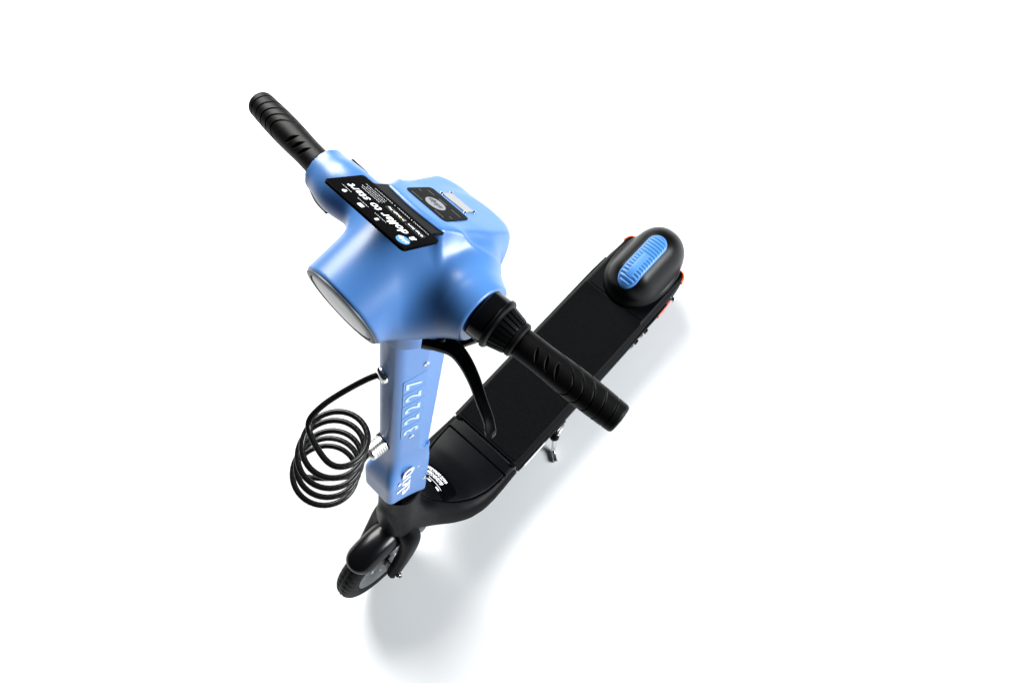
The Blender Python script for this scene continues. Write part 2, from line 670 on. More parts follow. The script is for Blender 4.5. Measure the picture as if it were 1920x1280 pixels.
def mark(u0, u1, v0, v1):
    k = len(lv)
    for (u, v) in ((u0, v0), (u1, v0), (u1, v1), (u0, v1)):
        x, y = lab(u, v)
        lv.append((x, y, nose_top(x, y) + 0.0012))
    a, b, c = (np.array(lv[k + q]) for q in range(3))
    q = [k, k + 1, k + 2, k + 3]
    lf.append(q if np.cross(b - a, c - a)[2] > 0 else q[::-1])


rr = random.Random(3)
for row, (v0, v1) in enumerate(((0.62, 0.82), (0.36, 0.56))):
    u = 0.16 + 0.03 * row
    while u < 0.68:
        w = rr.choice([0.024, 0.028, 0.032])
        kind = rr.randrange(4)
        mark(u, u + 0.007, v0, v1)
        if kind in (0, 1):
            mark(u + w - 0.007, u + w, v0, v1)
        if kind in (0, 2, 3):
            mark(u + 0.007, u + w - (0.007 if kind == 0 else 0), v1 - 0.05, v1)
        if kind in (1, 3):
            mark(u + 0.007, u + w - (0.007 if kind == 1 else 0), (v0 + v1) / 2 - 0.025, (v0 + v1) / 2 + 0.025)
        if kind in (0, 2):
            mark(u + 0.007, u + w - (0.007 if kind == 0 else 0), v0, v0 + 0.05)
        u += w + 0.010
        if rr.random() < 0.16:
            u += 0.015
for k in range(12):
    mark(0.10 + 0.055 * k, 0.10 + 0.055 * k + 0.055, 0.20, 0.225)
mark(0.38, 0.48, 0.03, 0.12)
mark(0.64, 0.74, 0.03, 0.12)
mesh_obj('label_print', lv, lf, M['white'], wl, F_dk, smooth=False) if False else mesh_obj('label_print', lv, lf, M['white'], cover, F_dk, smooth=False)

# --- rear fender, wheel, brake pedal ---------------------------------------
RC = np.array([-0.883, 0.0, 0.118])


def dome_raw(X, Y, Z):
    x = np.maximum(np.abs(X - RC[0]) - 0.038, 0) / np.where(X > RC[0], 0.066, 0.080)
    y = (Y - RC[1]) / 0.0665
    z = (Z - RC[2]) / 0.100
    p = 2.2
    q = (np.abs(x) ** p + np.abs(y) ** p + np.abs(z) ** p) ** (1 / p)
    return (q - 1) * 0.070


def dome_sdf(X, Y, Z):
    d = dome_raw(X, Y, Z)
    skirt = np.sqrt(((X - RC[0]) / 1.35) ** 2 + (Y * 1.02) ** 2) - 0.078
    foot = smax(skirt, np.abs(Z - 0.134) - 0.006, 0.008)
    foot = smax(foot, -(X + 0.93), 0.01)
    d = smin(d, foot, 0.022)
    return np.maximum(d, 0.112 - Z)


fender = sdf_obj('rear_fender', dome_sdf, (-1.01, -0.09, 0.108), (-0.765, 0.09, 0.235), 0.0022, M['dome'], scooter, angle=60)


def pedal_sdf(X, Y, Z):
    a, b = -0.817, -0.914
    dx = np.maximum(np.maximum(b - X, X - a), 0)
    stad = np.sqrt(dx ** 2 + Y ** 2) - 0.0245
    fade = np.clip(-stad / 0.003, 0, 1)
    mid = (np.abs(Y) < 0.0080) & (X < -0.812) & (X > -0.878)
    rib = np.where(mid, 0.4, np.cos(2 * np.pi * X / 0.0085))
    d = dome_raw(X, Y, Z) - 0.0035 - 0.0009 * rib * np.clip((-stad - 0.003) / 0.002, 0, 1)
    return np.maximum(smax(d, stad, 0.003), 0.10 - Z - 0.0 * fade)


sdf_obj('brake_pedal', pedal_sdf, (-0.945, -0.029, 0.12), (-0.775, 0.029, 0.232), 0.0011, M['blue_pedal'], fender, angle=60)

mb = MB()
prof = [(-0.020, 0.080), (-0.024, 0.088), (-0.020, 0.094), (-0.010, 0.0985), (0.0, 0.0995), (0.010, 0.0985), (0.020, 0.094), (0.024, 0.088), (0.020, 0.080), (0.018, 0.03), (0.03, 0.0), ]
mb.add(*lathe([(-0.03, 0.0), (-0.018, 0.03)] + prof, (RC[0], 0, 0.1005), (0, 1, 0), 48))
mb.build('rear_wheel', M['tyre'], scooter, F_dk, True, 50)

# --- front wheel -----------------------------------------------------------
AXLE = np.array([0.0, 0.0, 0.111])
RW, TR = 0.111, 0.0235
nu_, nv_ = 300, 40
V = []
for i in range(nu_):
    a = 2 * math.pi * i / nu_
    for j in range(nv_):
        b = 2 * math.pi * j / nv_
        cb, sb = math.cos(b), math.sin(b)
        y = sb * TR * 0.98
        rr_ = TR * (1.0 if cb > 0 else 0.8)
        tread = 0.0
        if cb > 0.15:
            ph = (a * 44 / (2 * math.pi) + abs(sb) * 1.3 + (0.25 if sb > 0 else 0)) % 1.0
            g = 1.0 if ph < 0.32 else 0.0
            if abs(sb) < 0.16:
                g = 1.0 if (0.06 < abs(sb)) else 0
            tread = -0.0022 * g
        r = (RW - TR) + cb * (rr_ + tread)
        V.append((AXLE[0] + r * math.cos(a), y, AXLE[2] + r * math.sin(a)))
Fc = np.array([[i * nv_ + j, i * nv_ + (j + 1) % nv_, ((i + 1) % nu_) * nv_ + (j + 1) % nv_, ((i + 1) % nu_) * nv_ + j] for i in range(nu_) for j in range(nv_)])
rim_prof = [(-0.022, 0.0), (-0.022, 0.020), (-0.016, 0.026), (-0.010, 0.050), (-0.012, 0.062), (-0.0195, 0.070), (-0.0195, 0.0745), (-0.012, 0.077), (0.012, 0.077), (0.0195, 0.0745), (0.0195, 0.070), (0.012, 0.062), (0.010, 0.050), (0.016, 0.026), (0.022, 0.020), (0.022, 0.0)]
mb = MB()
mb.add(*lathe(rim_prof, AXLE, (0, 1, 0), 64))
fw = mb.build('front_wheel', M['rim'], scooter, F_wh, True, 35)
mesh_obj('tyre', V, Fc[:, ::-1], M['tyre'], fw, F_wh, True, 55)
for sy in (1,):
    mb = MB()
    mb.add(*lathe([(0.02, 0.011), (0.052, 0.011), (0.053, 0.0085), (0.0615, 0.0085), (0.0625, 0.0045), (0.0655, 0.0045), (0.066, 0.003), (0.066, 0.0)], AXLE, (0, sy, 0), 6 * 4))
    mb.build('axle_nut', M['chrome'], fw, F_wh)
for k in range(5):
    a = 2 * math.pi * k / 5 + 0.3
    mb = MB()
    mb.add(*lathe([(0.0, 0.004), (0.0045, 0.004), (0.0052, 0.0032), (0.0052, 0.0)], AXLE + np.array([0.036 * math.cos(a), 0.0125, 0.036 * math.sin(a)]), (0, 1, 0), 12))
    mb.build('rim_bolt', M['chrome'], fw, F_wh)

# --- fork and front fender (steering frame) ---------------------------------
AXS = np.linalg.solve(FST, SROT @ (AXLE - BASE))      # axle in the steering frame


FORKP = catmull([(0.0, 0.0, 0.142, 0.026), (0.0, 0.022, 0.127, 0.0245), (0.002, 0.036, 0.110, 0.0235), (0.008, 0.0445, 0.086, 0.0220), (0.018, 0.0475, 0.058, 0.0205), (0.032, 0.0475, 0.028, 0.0185), (AXS[0], 0.046, AXS[2] - 0.002, 0.0165)], 4)


def fork_sdf(X, Y, Z):
    Ya = np.abs(Y)
    d = None
    for p, q in zip(FORKP[:-1], FORKP[1:]):
        e = seg(X, Ya, Z, p[:3], q[:3], p[3], q[3])
        d = e if d is None else np.minimum(d, e)
    d = smax(d, Ya - 0.058, 0.010)
    # keep the wheel well free
    wr = np.sqrt((X - AXS[0]) ** 2 + (Z - AXS[2]) ** 2)
    well = np.maximum(wr - (RW + 0.006), Ya - 0.030)
    d = smax(d, -well, 0.006)
    return smax(d, Z - 0.156, 0.004)


fork = sdf_obj('fork', fork_sdf, (-0.06, -0.075, -0.03), (0.10, 0.075, 0.165), 0.0022, M['black'], scooter, F_st, 60)
mb = MB()
mb.add(*lathe([(0.150, 0.0), (0.150, 0.034), (0.153, 0.0365), (0.158, 0.0365), (0.160, 0.034), (0.160, 0)], (0, 0, 0), (0, 0, 1), 48))
mb.build('headset_ring', M['black'], fork, F_st)


def fender_sdf(X, Y, Z):
    px, pz = X - AXLE[0], Z - AXLE[2]
    rad = np.sqrt(px ** 2 + pz ** 2)
    tube = (np.abs((rad - 0.098) / 0.0305) ** 2.3 + np.abs(Y / 0.0320) ** 2.3) ** (1 / 2.3)
    outer = (tube - 1) * 0.031
    inner = np.sqrt((rad - 0.0875) ** 2 + (Y * 0.90) ** 2) - 0.0275
    a0, a1 = R(66), R(178)
    c0 = px * math.sin(a0) - pz * math.cos(a0)
    c1 = -(px * math.sin(a1) - pz * math.cos(a1))
    edge = c0 + 9.0 * Y ** 2 - 0.008
    d = smax(outer, edge, 0.022)
    d = smax(d, c1, 0.006)
    d = smax(d, 0.090 - rad, 0.006)
    return smax(d, -inner, 0.002)


sdf_obj('front_fender', fender_sdf, (-0.14, -0.042, 0.09), (0.08, 0.042, 0.248), 0.0018, M['fender'], scooter, F_wh, 60)

# --- stem -------------------------------------------------------------------
SN = np.array([0.199, 0.980])          # outward normal (x, y) of the stem's left face
SCD = 0.0262


def stem_sdf(X, Y, Z):
    Ya = np.abs(Y)
    side = SN[0] * X + SN[1] * Ya - SCD
    up = smax(smax(side, X - 0.038, 0.016), -X - 0.033 - 0.055 * np.clip(Z - 0.5, 0, 1), 0.010)
    # recessed rear channel on both sides
    ch = -(-0.16 * (X + 0.012) + 0.987 * (Ya - 0.0282))
    corner = np.sqrt(np.maximum(0, X + 0.024) ** 2 + np.maximum(0, 0.524 - Z) ** 2) - 0.012
    ch = np.maximum(ch, corner)
    up = smax(up, -ch, 0.0015)
    # lower housing
    lowh = smax(smax(Ya - 0.0312 - 0.05 * (X - 0.02), X - 0.056, 0.012), -X - 0.0290, 0.008)
    lowh = smax(lowh, (Z - 0.462) * 0.5 + (X - 0.054) * 0.86, 0.012)
    lowh = smax(lowh, (Z - 0.47) * 0.42 + (Ya - 0.0300) * 0.9, 0.012)
    d = smin(up, lowh, 0.012)
    cut = ((0.372 + (X - 0.05) * 0.82) - Z) * 0.82
    return smax(smax(d, cut, 0.012), Z - 0.962, 0.004)


stem = sdf_obj('stem', stem_sdf, (-0.068, -0.048, 0.28), (0.065, 0.048, 0.97), 0.0022, M['blue'], scooter, F_st, 50)
# collar where the stem enters the head
mb = MB()
coll = [(0.0450 * math.cos(a) - 0.001, 0.0400 * math.sin(a)) for a in np.linspace(0, 2 * math.pi, 48, endpoint=False)]
V, Fc = [], []
hs_ = [(0.862, 0.80), (0.866, 0.97), (0.874, 1.0), (0.965, 1.02)]
for z, s in hs_:
    V += [(x * s, y * s, z) for x, y in coll]
for i in range(3):
    for k in range(48):
        k2 = (k + 1) % 48
        Fc.append([i * 48 + k, i * 48 + k2, (i + 1) * 48 + k2, (i + 1) * 48 + k])
Fc += [list(range(48))[::-1], [3 * 48 + k for k in range(48)]]
mb.add(V, Fc)
mb.build('stem_collar', M['blue'], stem, F_st)

# number plates on the left face: reading up the stem
d1 = np.array([SN[1], -SN[0], 0])          # along the face, forward
nface = np.array([SN[0], SN[1], 0])
fo = np.array([0.0085, (SCD - SN[0] * 0.0085) / SN[1], 0])
pitch = 0.0355
for i, ch in enumerate('32227'):
    zc = 0.612 + pitch * i
    o = fo + np.array([0, 0, zc])
    mb = MB()
    sl = rrect(pitch - 0.0022, 0.0365, 0.0015, 2)
    mb.add(*plate(sl, o, (0, 0, 1), d1, 0.0006, 0.0002))
    pl = mb.build('number_tile', M['blue_plate'], stem, F_st, True, 30)
    text('digit', ch, 0.034, o + d1 * 0.0005, (0, 0, 1), d1, M['paleprint'], pl, F_st, 0, 0.0008, 0.0012)
for (x, z) in ((-0.0065, 0.792), (0.008, 0.5860)):
    o = np.array([x, (SCD - SN[0] * x) / SN[1], z])
    mb = MB()
    mb.add(*lathe([(-0.001, 0.0042), (0.0012, 0.0042), (0.0018, 0.0034), (0.0018, 0.0018), (0.0004, 0.0016), (0.0004, 0)], o, nface, 16))
    mb.build('plate_screw', M['chrome'], stem, F_st)
for (x, z) in ((-0.0085, 0.452), (-0.012, 0.396)):
    mb = MB()
    mb.add(*lathe([(-0.001, 0.0034), (0.001, 0.0034), (0.0024, 0.002), (0.0026, 0)], (x, 0.0312 + 0.05 * (x - 0.02), z), (0, 1, 0), 14))
    mb.build('housing_screw', M['chrome'], stem, F_st)
text('logo', 'skip', 0.054, (0.0185, 0.0313, 0.425), (0, 0, 1), (0.99875, 0.04994, 0), M['white'], stem, F_st, 0.25, 0.0011, 0.0007, squash=1.12, space=1.04)
# hinge bolts behind the housing
mb = MB()
mb.add(*lathe([(0, 0.0068), (0.006, 0.0068), (0.0075, 0.0052), (0.0075, 0.0045), (0.014, 0.0045), (0.015, 0.003), (0.015, 0)], (-0.0245, 0.026, 0.378), (-0.55, 0.83, -0.1), 6 * 3))
mb.build('hinge_bolt', M['chrome'], stem, F_st)
mb = MB()
mb.add(*lathe([(0, 0.0066), (0.005, 0.0066), (0.007, 0.005), (0.007, 0)], (-0.004, 0.026, 0.318), (-0.1, 1, -0.35), 6 * 3))
mb.build('hinge_bolt', M['chrome'], stem, F_st)
mb = MB()
mb.add(*plate(rrect(0.05, 0.036, 0.01), (-0.004, 0, 0.318), (1, 0, 0.70), (0, 1, 0), 0.014, 0.002))
mb.build('hinge_base', M['blue'], stem, F_st)

# --- head housing -----------------------------------------------------------
HO, HS, BSW, BRI = 0.0083, 1.016, 0.1354, -0.1162


def bar(y):
    a = max(0.0, abs(y) - 0.10)
    return np.array([HO - BSW * a, y, HS + BRI * a])


HN = np.array([math.cos(R(13.5)), 0, -math.sin(R(13.5))])     # headlight direction
HC = np.array([0.0985, 0.0, 0.992])
HR_ = 0.0515


def head_sdf(X, Y, Z):
    e0, e1, e2 = bar(-0.20), bar(-0.1), bar(0.14)
    right = smin(seg(X, Y, Z, e0, e1, 0.0262, 0.0270), seg(X, Y, Z, bar(-0.105), (-0.006, 0, 1.006), 0.0270, 0.036), 0.012)
    left = smin(seg(X, Y, Z, (0.0, 0, 1.0), (0.0083, 0.088, 1.012), 0.054, 0.0300), seg(X, Y, Z, (0.0083, 0.080, 1.012), e2, 0.0300, 0.0250), 0.015)
    bars = smin(right, left, 0.03)
    bars = np.maximum(bars, -0.140 - Y)
    # headlight barrel
    px, pz = X - HC[0], Z - HC[2]
    s = px * HN[0] + pz * HN[2]
    rad = np.sqrt((px - s * HN[0]) ** 2 + Y ** 2 + (pz - s * HN[2]) ** 2)
    barrel = smax(rad - (HR_ - 0.05 * np.clip(s, -0.2, 0)), s, 0.005)
    barrel = np.maximum(barrel, -s - 0.13)
    # central block under the dash
    top = -0.555 * X + 0.832 * (Z - 1.075)
    side = (-0.03 * (X - 0.0) + 0.945 * (np.abs(Y) - 0.0395) + 0.31 * (Z - 1.070))
    front = 0.95 * (X - 0.004) + 0.31 * (Z - 1.072)
    rear = -0.93 * (X + 0.106) + 0.36 * (Z - 1.0)
    blk = smax(smax(smax(smax(top, side, 0.004), front, 0.006), rear, 0.008), 0.70 * (np.abs(Y) - 0.040) - 0.70 * (X + 0.109), 0.012)
    blk = smax(blk, 0.958 - Z - 0.22 * X, 0.02)
    d = smin(bars, barrel, 0.024)
    chin = seg(X, Y, Z, (0.042, 0.038, 0.981), (0.004, 0.086, 1.001), 0.035, 0.031)
    d = smin(d, chin, 0.022)
    shoulder = seg(X, Y, Z, (-0.052, 0.014, 0.996), (-0.003, 0.094, 1.009), 0.050, 0.0225)
    d = smin(d, shoulder, 0.018)
    d = smin(d, blk, 0.011)
    d = smax(d, s - 0.0002, 0.004)
    d = smax(d, top, 0.0035)
    d = smax(d, Y - 0.108, 0.002)
    return smax(d, 0.950 - Z, 0.003)


head = sdf_obj('head_housing', head_sdf, (-0.13, -0.16, 0.944), (0.115, 0.11, 1.09), 0.0019, M['blue'], scooter, F_st, 48)
# headlight: bezel ring and lens
mb = MB()
mb.add(*lathe([(-0.010, 0.0480), (0.0002, 0.0498), (0.0008, 0.0490), (0.0012, 0.0436), (-0.0006, 0.0432), (-0.010, 0.0432)], HC, HN, 72, close=True))
mb.build('headlight_ring', M['ring'], head, F_st)
mb = MB()
mb.add(*lathe([(-0.009, 0.0427), (-0.0002, 0.0427), (0.0006, 0.0418), (0.0014, 0.034), (0.002, 0.02), (0.0023, 0.0)], HC, HN, 72))
mb.build('headlight_lens', M['lens'], head, F_st)

# dash plane frame: ex to the rider's right (-y), ey up the slope (forward), normal up/back
DEX = np.array([0, -1.0, 0])
DEY = unit([0.832, 0, 0.555])
DN = np.cross(DEX, DEY)
dash0 = np.array([0, 0, 1.075])


def on_dash(a, b):          # a to the right, b metres back from the front edge
    return dash0 + DEX * a - DEY * b


mb = MB()
mb.add(*plate(rrect(0.0575, 0.0465, 0.006), on_dash(0, 0.0370), DEX, DEY, 0.0006, 0.0002))
panel = mb.build('display_panel', M['sign'], head, F_st)
mb = MB()
mb.add(*plate([(0.0115 * math.cos(t), 0.0115 * math.sin(t)) for t in np.linspace(0, 2 * math.pi, 40, endpoint=False)], on_dash(0, 0.0325) + DN * 0.0006, DEX, DEY, 0.0003, 0.0001))
mb.build('logo_disc', M['silverprint'], panel, F_st)
text('logo', 'skip', 0.0105, on_dash(0, 0.0325) + DN * 0.0010, DEX, DEY, M['dark'], panel, F_st, 0.25, 0.00018, 0.0002, space=1.05)
for (a, b, w) in ((-0.016, 0.019, 0.013), (0.015, 0.018, 0.016), (-0.018, 0.047, 0.013), (0.002, 0.048, 0.012), (0.019, 0.047, 0.01), (0.024, 0.034, 0.004), (-0.024, 0.030, 0.004)):
    mb = MB()
    mb.add(*plate(rrect(w, 0.0007, 0.0002, 1), on_dash(a, b) + DN * 0.0006, DEX, DEY, 0.0002, 0.00005))
    mb.build('panel_marking', M['greyprint'], panel, F_st, False)
# blank enamel plate with four corner rivets
qc = on_dash(0, 0.0745)
mb = MB()
mb.add(*plate(rrect(0.034, 0.0165, 0.001, 1), qc, DEX, DEY, 0.0012, 0.0003))
tag = mb.build('enamel_plate', M['plate'], head, F_st)
for a in (-1, 1):
    for b in (-1, 1):
        mb = MB()
        mb.add(*lathe([(0, 0.0022), (0.0012, 0.0022), (0.0018, 0.0014), (0.0020, 0)], qc + DEX * a * 0.0175 + DEY * b * 0.0088, DN, 14))
        mb.build('rivet', M['chrome'], tag, F_st)

# --- sign board -------------------------------------------------------------
b_rear = np.array([0.0200, 0, 1.0870])
b_front = np.array([0.0670, 0, 1.1130])
SEX = np.array([0, -1.0, 0])
SEY = unit(b_front - b_rear)
SNV = np.cross(SEX, SEY)
BH = np.linalg.norm(b_front - b_rear)
BW = 0.1075
mb = MB()
mb.add(*plate(rrect(BW, BH, 0.0042), (b_rear + b_front) / 2 - SNV * 0.003, SEX, SEY, 0.003, 0.0006))
sign = mb.build('sign_board', M['sign'], scooter, F_st, True, 30)
t_front = np.array([0.0225, 0, 1.0880])
t_rear = np.array([-0.0015, 0, 1.0700])
TEY = unit(t_front - t_rear)
mb = MB()
TL = np.linalg.norm(t_front - t_rear)
tabo = [(-0.039, -TL / 2), (0.039, -TL / 2), (0.0405, -TL / 2 + 0.003), (0.0405, TL / 2 - 0.007), (0.043, TL / 2 - 0.003), (0.049, TL / 2), (-0.049, TL / 2), (-0.043, TL / 2 - 0.003), (-0.0405, TL / 2 - 0.007), (-0.0405, -TL / 2 + 0.003)]
mb.add(*plate(tabo, (t_front + t_rear) / 2 - np.cross(SEX, TEY) * 0.0032, SEX, TEY, 0.003, 0.0005))
mb.build('mounting_tab', M['sign'], sign, F_st, True, 30)


def on_sign(s, t):          # s 0..1 in reading direction, t 0..1 towards the front edge
    return b_rear + SEX * (s - 0.5) * BW + SEY * t * BH


def sprint(body, size, s, t, m='white', shear=0.0, bold=0.0, align='CENTER', squash=1.0, h=0.0002, name='lettering', space=1.0):
    return text(name, body, size, on_sign(s, t), SEX, SEY, M[m], sign, F_st, shear, bold, h, align, squash, space)


sprint('a dollar to start', 0.0148, 0.475, 0.585, shear=0.22, bold=0.00026, squash=0.86, space=1.07, name='title_lettering')
mb = MB()
mb.add(*plate([(0.0068 * math.cos(t), 0.0068 * math.sin(t)) for t in np.linspace(0, 2 * math.pi, 40, endpoint=False)], on_sign(0.105, 0.80), SEX, SEY, 0.0003, 0.0001))
mb.build('logo_disc', M['blueprint'], sign, F_st)
sprint('skip', 0.0072, 0.105, 0.80, shear=0.2, bold=0.00016, space=1.05, h=0.0005, name='logo')


def badge(s, t, w, h):
    P = rrect(w, h, 0.0012, 3)
    Q = rrect(w - 0.0006, h - 0.0006, 0.0010, 3)
    n = len(P)
    o = on_sign(s, t)
    V = [o + SEX * x + SEY * y + SNV * 0.0002 for x, y in P] + [o + SEX * x + SEY * y + SNV * 0.0002 for x, y in Q]
    return mesh_obj('badge_outline', V, [[k, (k + 1) % n, n + (k + 1) % n, n + k] for k in range(n)], M['greyprint'], sign, F_st, False)


badge(0.185, 0.30, 0.0225, 0.0070)
sprint('App Store', 0.0040, 0.20, 0.295, bold=0.0001)
mb = MB()
mb.add(*plate([(0.0013 * math.cos(t), 0.0014 * math.sin(t)) for t in np.linspace(0, 2 * math.pi, 14, endpoint=False)], on_sign(0.105, 0.295), SEX, SEY, 0.0003, 0.0001))
mb.build('badge_mark', M['white'], sign, F_st)
badge(0.425, 0.30, 0.0245, 0.0070)
sprint('Google Play', 0.0038, 0.445, 0.295, bold=0.0001)
tri = on_sign(0.333, 0.30)
for nm, cl, P in (('badge_mark', 'blueprint', [(-0.0018, 0.0022), (-0.0018, -0.0022), (0.0, 0.0)]), ('badge_mark', 'green', [(-0.0018, 0.0022), (0.0, 0.0), (0.001, 0.0008)]), ('badge_mark', 'red', [(-0.0018, -0.0022), (0.001, -0.0008), (0.0, 0.0)]), ('badge_mark', 'yellow', [(0.0, 0.0), (0.001, -0.0008), (0.0024, 0.0), (0.001, 0.0008)])):
    mesh_obj(nm, [tri + SEX * x + SEY * y + SNV * 0.0003 for x, y in P], [list(range(len(P)))], M[cl], sign, F_st, False)


def small_line(s0, s1, t, h, seed):
    """fine print too small to read: short word-length dashes"""
    r = random.Random(seed)
    V, Fc = [], []
    s = s0
    while s < s1:
        w = r.uniform(0.006, 0.020)
        e = min(s1, s + w)
        k = len(V)
        for (a, b) in ((s, -1), (e, -1), (e, 1), (s, 1)):
            V.append(on_sign(a, t) + SEY * b * h / 2 + SNV * 0.0002)
        Fc.append([k, k + 1, k + 2, k + 3])
        s = e + 0.008
    mesh_obj('fine_print', V, Fc, M['white'], sign, F_st, False)


for k, (s0, s1, t) in enumerate(((0.60, 0.83, 0.385), (0.59, 0.86, 0.325), (0.59, 0.83, 0.265), (0.60, 0.87, 0.205), (0.10, 0.29, 0.115), (0.34, 0.50, 0.115), (0.56, 0.79, 0.115), (0.34, 0.48, 0.745), (0.56, 0.70, 0.745), (0.78, 0.90, 0.745))):
    small_line(s0, s1, t, 0.00055, k)
for s in (0.315, 0.53):
    mb = MB()
    mb.add(*plate([(0.0005 * math.cos(t), 0.0005 * math.sin(t)) for t in np.linspace(0, 2 * math.pi, 8, endpoint=False)], on_sign(s, 0.115), SEX, SEY, 0.0002, 0.00005))
    mb.build('fine_print_dot', M['white'], sign, F_st, False)
# three icons: phone, card, bulb
mb = MB()
mb.add(*plate(rrect(0.0028, 0.0048, 0.0005, 2), on_sign(0.40, 0.86), SEX, SEY, 0.0003, 0.0001))
mb.build('phone_icon', M['white'], sign, F_st)
mb = MB()
mb.add(*plate(rrect(0.0062, 0.0048, 0.0006, 2), on_sign(0.60, 0.86), SEX, SEY, 0.0003, 0.0001))
ic = mb.build('card_icon', M['white'], sign, F_st)
for dx in (-0.0012, 0.0012):
    mb = MB()
    mb.add(*plate(rrect(0.0014, 0.0012, 0.0002, 1), on_sign(0.60, 0.86) + SEX * dx + SNV * 0.0003, SEX, SEY, 0.0002, 0.00005))
    mb.build('icon_mark', M['silverprint'], sign, F_st)
mb = MB()
mb.add(*plate([(0.0021 * math.cos(t), 0.0004 + 0.0021 * math.sin(t)) for t in np.linspace(-0.9, math.pi + 0.9, 20)] + [(-0.0010, -0.0030), (0.0010, -0.0030)], on_sign(0.81, 0.86), SEX, SEY, 0.0003, 0.00005))
mb.build('bulb_icon', M['white'], sign, F_st)
# --- handlebar, grips, throttle collar ---------------------------------------
def bar_frame(y0, y1):
    a, b = bar(y0), bar(y1)
    return a, unit(b - a), np.linalg.norm(b - a)


for (y0, y1) in ((-0.14, -0.20), (0.09, 0.20)):
    a, d, L = bar_frame(y0, y1) if y0 < 0 else bar_frame(0.1, 0.2)
    mb = MB()
    mb.add(*lathe([(0, 0.0125), (L + 0.05, 0.0125)], a, d, 32))
    mb.build('handlebar_tube', M['black'], scooter, F_st)

AA = math.pi * 2


def grip(y0, y1, sgn):
    """rubber grip with five sweeping grooves near the end and three lens-shaped notches near the root"""
    a, d, L = bar_frame(y0, y1)
    # angular zero towards the camera side: forward and up
    zup = unit(np.array([0.35, 0, 1.0]) - d * (np.array([0.35, 0, 1.0]) @ d))
    fw_ = np.cross(zup, d) * sgn
    ns, na = 420, 84
    V = []
    ss = np.concatenate([np.linspace(0, L, ns)])
    for s in ss:
        u = s / L
        r = 0.0160 + 0.0015 * math.sin(math.pi * min(1, max(0, (u - 0.25) / 0.75))) ** 1.0
        if s < 0.004:
            r -= 0.0012 * (1 - s / 0.004)
        if L - s < 0.004:
            q = (0.004 - (L - s)) / 0.004
            r -= 0.0035 * (1 - math.sqrt(max(0, 1 - q * q)))
        for k in range(na):
            t = AA * k / na
            rr2 = r
            tt = (t + math.pi) % AA - math.pi
            for g in range(5):
                sg = L - 0.010 - 0.0115 * g - (0.003 + 0.0048 * g) * (1 - math.cos(tt - 0.65))
                dd = abs(s - sg) / 0.0010
                if dd < 1:
                    rr2 -= 0.0014 * (1 - dd * dd)
            for g in range(3):
                sg = 0.024 + 0.0125 * g
                da = (tt - 0.25) / 0.52
                wv = 0.0025 * max(0, 1 - da * da)
                dd = abs(s - sg - 0.004 * da)
                if wv > 0 and dd < wv:
                    rr2 -= 0.0028 * (1 - (dd / wv) ** 2) * max(0, 1 - da * da) ** 0.5
            V.append(a + d * s + rr2 * (zup * math.cos(t) + fw_ * math.sin(t)))
    Fc = []
    for i in range(ns - 1):
        for k in range(na):
            k2 = (k + 1) % na
            Fc.append([i * na + k, i * na + k2, (i + 1) * na + k2, (i + 1) * na + k])
    c0 = len(V)
    V.append(a)
    V.append(a + d * (L + 0.0012))
    for k in range(na):
        k2 = (k + 1) % na
        Fc.append([c0, k2, k])
        Fc.append([c0 + 1, (ns - 1) * na + k, (ns - 1) * na + k2])
    V = np.array(V)
    p = V[Fc[0]]
    nrm = np.cross(p[1] - p[0], p[2] - p[0])
    if nrm @ (p[0] - a) < 0:
        Fc = [f[::-1] for f in Fc]
    return V, Fc


V, Fc = grip(-0.142, -0.2805, 1)
mesh_obj('grip', V, Fc, M['rubber'], scooter, F_st, True, 50)
V, Fc = grip(0.154, 0.2785, -1)
mesh_obj('grip', V, Fc, M['rubber'], scooter, F_st, True, 50)

# left: gloss collar, flange and ribbed cone
a, d, L = bar_frame(0.107, 0.2)
mb = MB()
mb.add(*lathe([(0.0, 0.022), (0.0, 0.0258), (0.001, 0.0268), (0.0165, 0.0268), (0.0175, 0.026), (0.0175, 0.02)], a, d, 64))
col_ = mb.build('throttle_collar', M['gloss'], scooter, F_st)
mb = MB()
mb.add(*lathe([(0.0172, 0.02), (0.0172, 0.0268), (0.0185, 0.0282), (0.0215, 0.0282), (0.0235, 0.0265), (0.0245, 0.0235), (0.0245, 0.016)], a, d, 64))
mb.build('collar_flange', M['black'], col_, F_st)
prof = [(0.0240, 0.0238), (0.0245, 0.0242), (0.0400, 0.0205), (0.0420, 0.0195), (0.0425, 0.0150)]
Vv, Ff = lathe(prof, a, d, 144)
Vv = np.array(Vv)
for i, (s, r) in enumerate(prof[:4]):
    for k in range(144):
        if k % 6 == 0:
            c_ = a + d * s
            Vv[i * 144 + k] = c_ + (Vv[i * 144 + k] - c_) * (1 - 0.09)
mb = MB()
mb.add(Vv, Ff)
mb.build('ribbed_twist_ring', M['black'], col_, F_st, True, 25)
mb = MB()
mb.add(*lathe([(0.042, 0.012), (0.042, 0.0182), (0.0435, 0.0195), (0.0475, 0.0195), (0.0495, 0.0175), (0.0495, 0.012)], a, d, 48))
mb.build('grip_collar', M['rubber'], col_, F_st)

